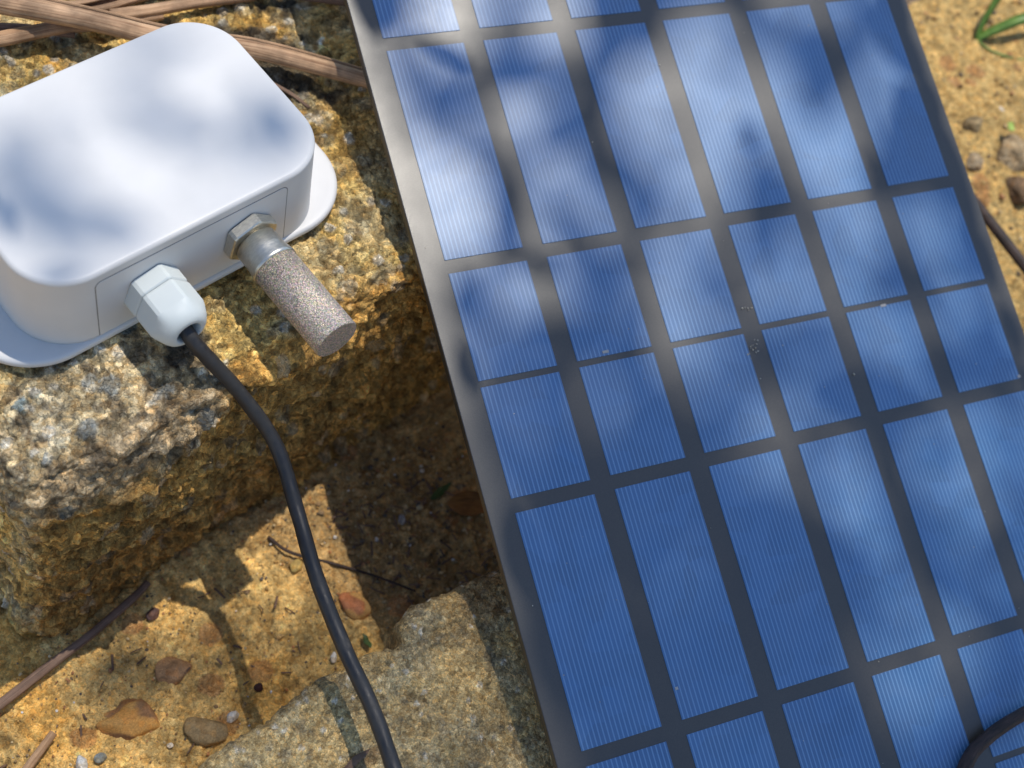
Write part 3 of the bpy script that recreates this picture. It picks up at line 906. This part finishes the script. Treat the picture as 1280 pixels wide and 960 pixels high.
def flat_leaf(name, c0, L_, w, rot, tilt, mat, label, cat, z, curl=0.25, thick=0.18, seed=0):
    nu, nv = 26, 11
    u = np.linspace(-1, 1, nu); t = np.linspace(-1, 1, nv)
    U, T_ = np.meshgrid(u, t, indexing='ij')
    pf = w * np.sin(np.pi * (U * 0.5 + 0.5) ** 0.85) ** 0.8
    x_ = U * L_; y_ = T_ * pf
    z_ = curl * (np.abs(T_) ** 2) * pf * 0.9 + curl * 0.35 * L_ * U ** 2 + 0.25 * np.sin(U * 5 + seed) * np.abs(T_)
    pts = np.stack([x_.ravel(), y_.ravel(), z_.ravel()], 1)
    pts2 = pts.copy(); pts2[:, 2] -= thick
    ff = grid_faces(nu, nv); n_ = len(pts)
    allf = [list(q[::-1]) for q in ff] + [list(q + n_) for q in ff]
    loop = [i * nv for i in range(nu)] + [(nu - 1) * nv + j for j in range(1, nv)] + [i * nv + nv - 1 for i in range(nu - 2, -1, -1)] + [j for j in range(nv - 2, 0, -1)]
    for a, b in zip(loop, loop[1:] + loop[:1]): allf.append([a, b, b + n_, a + n_])
    vv_ = np.concatenate([pts, pts2])
    ct, st = math.cos(tilt), math.sin(tilt)
    vv_ = np.stack([vv_[:, 0], vv_[:, 1] * ct - vv_[:, 2] * st, vv_[:, 1] * st + vv_[:, 2] * ct], 1)
    uv = np.tile(np.stack([x_.ravel(), (T_ + 1).ravel()], 1), (2, 1))
    return link(name, make_mesh(name, rotz(vv_, rot), allf, mat, True, None, uv), None, (c0[0], c0[1], z), label, cat)


flat_leaf('dead_leaf', (12.6, -62.0), 7.0, 3.6, -0.62, 0.25, M_dead_leaf, 'curled orange brown dead leaf beside the panel edge', 'leaf', ground_z(12.6, -62.0) + 1.6, 0.4)
flat_leaf('green_leaf', (8.4, -53.8), 4.2, 1.1, 0.1, 0.1, M_dark_leaf, 'thin dark green leaf scrap above the dead leaf', 'leaf', ground_z(8.4, -53.8) + 1.2, 0.3, seed=2)
flat_leaf('leaflet', (230.5, -69.5), 1.9, 1.6, 0.5, 0.3, leafy('young_leaf', (0.25, 0.36, 0.05), (0.36, 0.46, 0.09)), 'tiny yellow green leaflet on the largest clod', 'leaf', ground_z(230.5, -69.5) + 5.2, 0.1, seed=3)
flat_leaf('dry_scrap', (-67.5, -106.0), 4.2, 0.9, 0.05, 0.5, M_stick, 'dry brown plant scrap lying on the concrete slab', 'leaf', -34.4, 0.15, seed=4)
flat_leaf('green_sprout', (-35.9, -76.7), 2.2, 0.9, 1.4, 0.4, M_dark_leaf, 'tiny green sprout in the chipped corner of the slab', 'sprout', ground_z(-35.9, -76.7) + 2.0, 0.3, seed=5)

# loose gravel and crumbs over the soil: uncountable
rg = np.random.default_rng(21)
i1, f1 = ico(1)
GV, GF, GC, o = [], [], [], 0
PAL = np.array([[0.50, 0.31, 0.11], [0.42, 0.27, 0.10], [0.32, 0.21, 0.09], [0.22, 0.15, 0.08], [0.52, 0.40, 0.22], [0.40, 0.19, 0.08], [0.12, 0.10, 0.08]])
pts = []
for _ in range(2600): pts.append((rg.uniform(-140, 25), rg.uniform(-92, -28), abs(rg.normal()) * 0.2 + 0.12))
for _ in range(600): pts.append((rg.uniform(-25, 20), rg.uniform(-84, -34), abs(rg.normal()) * 0.36 + 0.2))
for _ in range(900): pts.append((rg.uniform(170, 320), rg.uniform(-125, 20), abs(rg.normal()) * 0.45 + 0.25))
xy = np.array(pts); zz = soil_height(xy[:, 0], xy[:, 1]) + 0.25
for (x_, y_, s), z_ in zip(pts, zz):
    q = i1 * np.array([1, rg.uniform(.6, 1), rg.uniform(.5, .9)]) * s * (1 + rg.normal(size=(len(i1), 1)) * .16)
    q = rotz(q, rg.uniform(0, 6.3))
    GV.append(q + (x_, y_, z_ + s * .3)); GF.append(f1 + o); o += len(i1)
    c_ = PAL[rg.integers(len(PAL))] * rg.uniform(.8, 1.2)
    if rg.random() < 0.025: c_ = np.array([.66, .64, .6])
    GC.append(np.tile(c_, (len(i1), 1)))
link('gravel', make_mesh('gravel', np.concatenate(GV), np.concatenate(GF), M_pebble, False, np.concatenate(GC)),
     label='fine gravel and soil crumbs scattered on the sandy ground', cat='gravel', kind='stuff')
# plant litter in the shaded channel: uncountable
LV, LF, o = [], [], 0
LU = []
for _ in range(150):
    if rg.random() < .7: x_, y_ = rg.uniform(-24, 10), rg.uniform(-80, -42)
    else: x_, y_ = rg.uniform(-130, -45), rg.uniform(-84, -40)
    z_ = ground_z(x_, y_) + rg.uniform(.5, 1.3); l_ = rg.uniform(1, 4.5); a = rg.uniform(0, 6.3)
    d = np.array([math.cos(a), math.sin(a), rg.normal() * .15])
    P = np.array([(x_, y_, z_) + d * l_ * t + np.array([0, 0, rg.normal() * .15]) for t in (0, .35, .7, 1)])
    v, f = tube(P, rg.uniform(.12, .35), 6, .1, 1)
    LV.append(v); LF += [[q + o for q in ff] for ff in f]; o += len(v); LU.append(np.stack([np.repeat(np.linspace(0, l_, 4), 6), np.tile(np.arange(6) / 6, 4)], 1))
link('plant_litter', make_mesh('plant_litter', np.concatenate(LV), LF, M_stick, True, None, np.concatenate(LU)),
     label='bits of dry stem and root scattered over the soil', cat='plant litter', kind='stuff')

# ------------------------------------------------------------------ the overhanging bough whose leaves dapple the scene
LEAVES = [(-81.6, -126.0, 2000, 47.0, 15.6, 1.86), (-88.3, -68.1, 2000, 44.6, 19.5, 2.21), (-109.0, -104.9, 2000, 45.4, 15.0, 2.23), (-117.6, -119.2, 700, 45.6, 15.7, 2.82), (-23.9, -29.1, 1937, 43.5, 14.8, 6.14), (14.3, -36.8, 2000, 44.4, 14.7, 2.26), (-40.8, -111.4, 2000, 47.8, 16.0, 4.30), (-64.3, -8.2, 2000, 48.9, 20.7, 0.73), (-37.9, -54.7, 2000, 53.0, 17.5, 2.18), (-130.1, -88.9, 1805, 29.3, 12.8, 3.48), (-138.7, -55.0, 2000, 54.7, 26.6, 3.74), (-158.8, -80.8, 2000, 50.5, 16.7, 0.02), (-98.0, 24.3, 2000, 56.0, 18.5, 3.20), (-148.0, -4.0, 1942, 60.0, 28.6, 3.77), (-105.4, 42.2, 1813, 47.0, 27.1, 5.82), (-171.6, 12.2, 2000, 60.0, 29.1, 2.97), (-188.5, -35.2, 2000, 52.1, 17.2, 6.17), (-23.2, 66.2, 2000, 38.5, 12.7, 1.13), (-4.4, -62.2, 2000, 37.1, 12.3, 5.01), (-64.6, -44.2, 2000, 36.4, 12.0, 4.67), (-201.5, 0.6, 2000, 58.7, 31.4, 0.85), (-136.3, 28.3, 2000, 60.0, 36.0, 4.17), (-55.3, 50.2, 2000, 34.7, 11.4, 4.62), (-142.5, 63.0, 2000, 60.0, 33.7, 5.89), (-60.3, 15.0, 2000, 37.1, 15.1, 5.50), (16.7, 14.5, 1665, 29.3, 9.7, 5.48), (-104.0, -13.1, 2000, 47.7, 17.3, 1.07), (-129.8, -12.6, 2000, 53.6, 21.9, 3.79), (37.8, 60.8, 2000, 41.0, 15.2, 0.01), (-61.1, -109.4, 2000, 31.3, 14.1, 3.38), (-80.6, 63.9, 2000, 34.9, 11.9, 1.33), (-63.7, 79.9, 2000, 34.7, 11.4, 1.50), (32.9, 27.9, 2000, 28.9, 9.5, 3.24), (-76.5, 7.3, 2000, 31.7, 13.8, 4.90), (-178.0, -14.4, 1919, 19.8, 9.7, 3.52), (-180.2, 22.2, 2000, 58.9, 20.3, 0.83), (-188.9, -59.7, 2000, 39.3, 14.2, 0.76), (-163.3, -36.8, 2000, 36.7, 12.4, 1.24), (-96.7, -3.2, 2000, 45.3, 26.3, 2.00), (-40.6, -1.2, 1663, 24.2, 14.5, 4.93), (-152.2, -41.8, 1521, 30.8, 13.9, 2.47), (-20.4, -90.3, 2000, 53.2, 29.8, 5.77), (-100.6, 73.0, 2000, 34.7, 11.5, 3.44), (-128.2, -80.9, 1998, 31.3, 14.3, 3.74), (-143.5, -101.1, 1543, 33.5, 11.1, 2.75), (-94.0, -135.2, 796, 29.1, 13.0, 2.89), (26.7, -41.9, 700, 36.4, 18.8, 2.24), (-72.6, -81.6, 832, 10.0, 4.8, 2.66), (-68.9, 45.8, 2000, 31.7, 10.5, 1.59), (-111.1, -53.9, 1768, 31.3, 10.3, 0.89), (-43.1, 66.7, 2000, 30.8, 10.2, 1.94), (-84.1, -144.4, 700, 28.4, 9.4, 5.61), (75.4, 13.4, 2000, 24.7, 8.1, 4.27), (-84.7, -47.8, 2000, 32.9, 11.6, 5.51), (-48.0, 31.8, 2000, 17.4, 7.9, 0.12), (-82.0, 91.2, 2000, 33.5, 11.1, 3.60), (-12.4, 69.7, 1205, 23.1, 7.6, 1.24), (-14.5, -46.7, 1686, 40.1, 14.6, 0.89), (-110.2, -122.9, 700, 27.2, 13.1, 2.08), (49.0, 46.9, 2000, 20.2, 6.7, 5.72), (-115.0, 8.9, 2000, 47.4, 15.9, 1.58), (-202.6, -22.4, 2000, 29.4, 14.8, 0.53), (22.5, 71.7, 963, 11.6, 5.1, 3.97), (-103.1, -77.8, 2000, 23.8, 10.2, 5.26), (-161.0, -97.6, 700, 14.6, 5.1, 2.63), (-38.0, -18.6, 1171, 24.3, 9.0, 5.69), (-56.8, -26.5, 1459, 32.1, 10.6, 2.75), (-4.5, -27.9, 2000, 27.8, 12.6, 5.25), (-80.1, -19.8, 1249, 21.3, 7.7, 4.96), (-130.6, -32.2, 1556, 19.6, 6.5, 0.05), (-33.0, 43.5, 1705, 17.5, 9.3, 3.26), (47.8, 13.0, 2000, 23.3, 7.8, 4.40), (-90.8, 11.9, 2000, 47.4, 17.6, 5.72), (-19.5, -85.6, 1053, 45.4, 15.0, 5.47), (-57.5, 101.6, 2000, 18.7, 6.2, 5.01), (-51.8, -49.8, 1733, 27.2, 15.1, 6.16), (-172.1, -29.7, 1585, 19.8, 11.6, 2.78), (-180.0, -68.4, 1912, 24.8, 8.6, 3.48), (9.2, -68.7, 2000, 29.7, 10.1, 1.70), (-149.1, -74.0, 1320, 21.4, 7.1, 0.05), (-158.6, 28.0, 2000, 24.3, 13.7, 2.43), (-142.9, -107.4, 700, 20.7, 6.8, 2.75), (-78.5, -110.7, 1411, 29.8, 13.3, 2.15), (-104.4, -38.6, 2000, 33.6, 11.4, 4.03), (-107.8, -41.1, 1523, 23.6, 8.5, 5.84), (-72.8, -31.2, 2000, 21.6, 7.6, 3.87), (-90.1, -46.6, 1197, 17.2, 5.7, 3.42), (-111.4, -109.1, 917, 32.8, 15.7, 1.25), (-56.9, -94.3, 2000, 20.0, 6.6, 3.65), (-159.4, -89.8, 1334, 23.2, 10.5, 3.05), (-201.3, -50.3, 2000, 28.7, 13.0, 4.55), (-97.4, 61.3, 1592, 20.5, 7.2, 5.85), (-62.6, -135.9, 2000, 29.6, 12.2, 1.25), (-45.9, -113.0, 1479, 26.0, 11.0, 5.26), (-56.3, -67.6, 2000, 18.5, 6.1, 4.03), (-74.8, -109.7, 1749, 33.1, 11.9, 2.18), (0.8, -39.8, 700, 14.9, 5.0, 0.28), (-88.1, -73.3, 2000, 18.8, 11.3, 4.32), (21.0, 52.9, 1316, 12.3, 5.4, 3.31), (-49.2, -17.9, 921, 11.3, 6.6, 0.27), (50.2, 66.8, 700, 14.0, 4.6, 5.98), (-19.4, 79.2, 2000, 18.2, 8.3, 0.35), (55.8, 55.9, 2000, 13.2, 7.9, 5.71), (-125.2, -110.5, 1782, 19.8, 11.9, 3.45), (-31.6, -45.1, 1492, 18.8, 9.4, 4.87), (-90.9, -77.8, 1541, 16.3, 9.8, 2.33), (10.2, 10.2, 1335, 15.4, 5.1, 2.74), (-152.9, 43.8, 2000, 26.9, 12.0, 0.78), (23.4, 25.7, 1506, 10.6, 6.4, 1.16), (-135.2, -55.5, 1792, 22.1, 13.3, 1.34), (-185.1, -46.7, 1331, 15.6, 6.5, 0.67), (-72.2, -148.6, 993, 14.2, 7.8, 1.91), (-150.6, -17.3, 947, 23.0, 12.6, 3.72), (-62.8, -30.6, 1183, 18.5, 6.1, 0.97), (-21.8, -112.2, 2000, 41.8, 25.1, 2.27), (-86.3, 35.9, 700, 25.2, 8.5, 2.54), (-49.6, 13.2, 700, 11.9, 4.9, 5.70), (-104.1, -101.6, 828, 10.0, 4.9, 0.17), (-79.1, 46.1, 1052, 10.0, 3.5, 0.28), (-106.1, -67.1, 1161, 10.0, 4.3, 1.73), (-174.3, -88.9, 700, 13.2, 4.4, 2.63), (40.3, 68.7, 705, 10.0, 3.5, 2.55), (-42.6, 50.2, 2000, 20.8, 7.6, 1.13), (-115.3, -2.0, 925, 23.9, 7.9, 6.10), (-71.0, 4.0, 1582, 18.4, 9.7, 0.32), (-160.3, -56.0, 1225, 13.2, 4.7, 0.87), (13.9, 34.8, 2000, 11.0, 3.8, 1.31), (-187.7, -80.5, 776, 11.3, 3.7, 5.81), (-9.5, -39.0, 1583, 19.8, 8.7, 1.32), (-162.7, -89.1, 930, 15.8, 5.6, 0.50)]
e1 = np.cross([0, 0, 1.0], SUN); e1 /= np.linalg.norm(e1); e2 = np.cross(SUN, e1)
bb = np.array([-1500.0, 1300.0, -80.0])
tree = thing('tree', 'broad leaved tree whose overhanging leaves dapple the panel with shade', 'tree', bb)
rg = np.random.default_rng(8)
hub = np.array([4.0, -110.0, -18.0]) + SUN * 9000             # where the drooping twigs leave the limb
limb = spline([tuple(bb), (-1480, 1250, 2500), (-900, 900, 6500), tuple(hub + (-900, 500, 300)), tuple(hub)], 80)
v, f = tube(limb, np.linspace(90, 5, 80), 14, 0.03, 2)
part('trunk', v, f, M_bark, tree, bb)
TV, TF, o = [], [], 0
sprigs = np.array([(a, b) for a in (-180, -120, -60, 0, 60) for b in (-110, -50, 10, 70)], float)


def add_twig(pts, r0, r1):
    global o
    v, f = tube(pts, np.linspace(r0, r1, len(pts)), 4)
    TV.append(v); TF.extend([[q + o for q in g_] for g_ in f]); o += len(v)


def line(a, b, n):
    return [np.asarray(a) + (np.asarray(b) - np.asarray(a)) * k / n for k in range(n + 1)]


for (a, b) in sprigs:
    add_twig(line(a * e1 + b * e2 + SUN * 3350, hub, 60), 0.35, 0.9)
for (s, t, D, L_, w, a) in LEAVES:
    ctr = s * e1 + t * e2 + D * SUN
    ax = math.cos(a) * e1 + math.sin(a) * e2
    sd = np.cross(SUN, ax)
    tl = rg.uniform(-.25, .25)
    nu, nv = 15, 5
    U, T_ = np.meshgrid(np.linspace(0, 1, nu), np.linspace(-1, 1, nv), indexing='ij')
    pf = w / 2 * np.sin(np.pi * np.clip(U, 0, 1) ** .8) ** .85
    P = ctr + ((U - .5) * L_)[..., None] * ax + (T_ * pf)[..., None] * sd + (np.abs(T_) * pf * .3 - .25 * L_ * (U - .5) ** 2 + tl * (U - .5) * L_)[..., None] * SUN
    P = P.reshape(-1, 3); P2 = P - SUN * .3
    ff = grid_faces(nu, nv)
    part('leaf', np.concatenate([P, P2]), np.concatenate([ff, ff[:, ::-1] + len(P)]), M_tree_leaf, tree, bb)
    end = ctr - ax * L_ * .5
    k = np.argmin((sprigs[:, 0] - end @ e1) ** 2 + (sprigs[:, 1] - end @ e2) ** 2)
    top_ = sprigs[k, 0] * e1 + sprigs[k, 1] * e2 + SUN * 3355
    bend = end + SUN * (3330 - end @ SUN)
    add_twig(line(end, bend, max(4, int((3330 - D) / 60))) + line(bend, top_, 4)[1:], 0.28, 0.3)
part('twigs', np.concatenate(TV), TF, M_bark, tree, bb)['kind'] = 'stuff'
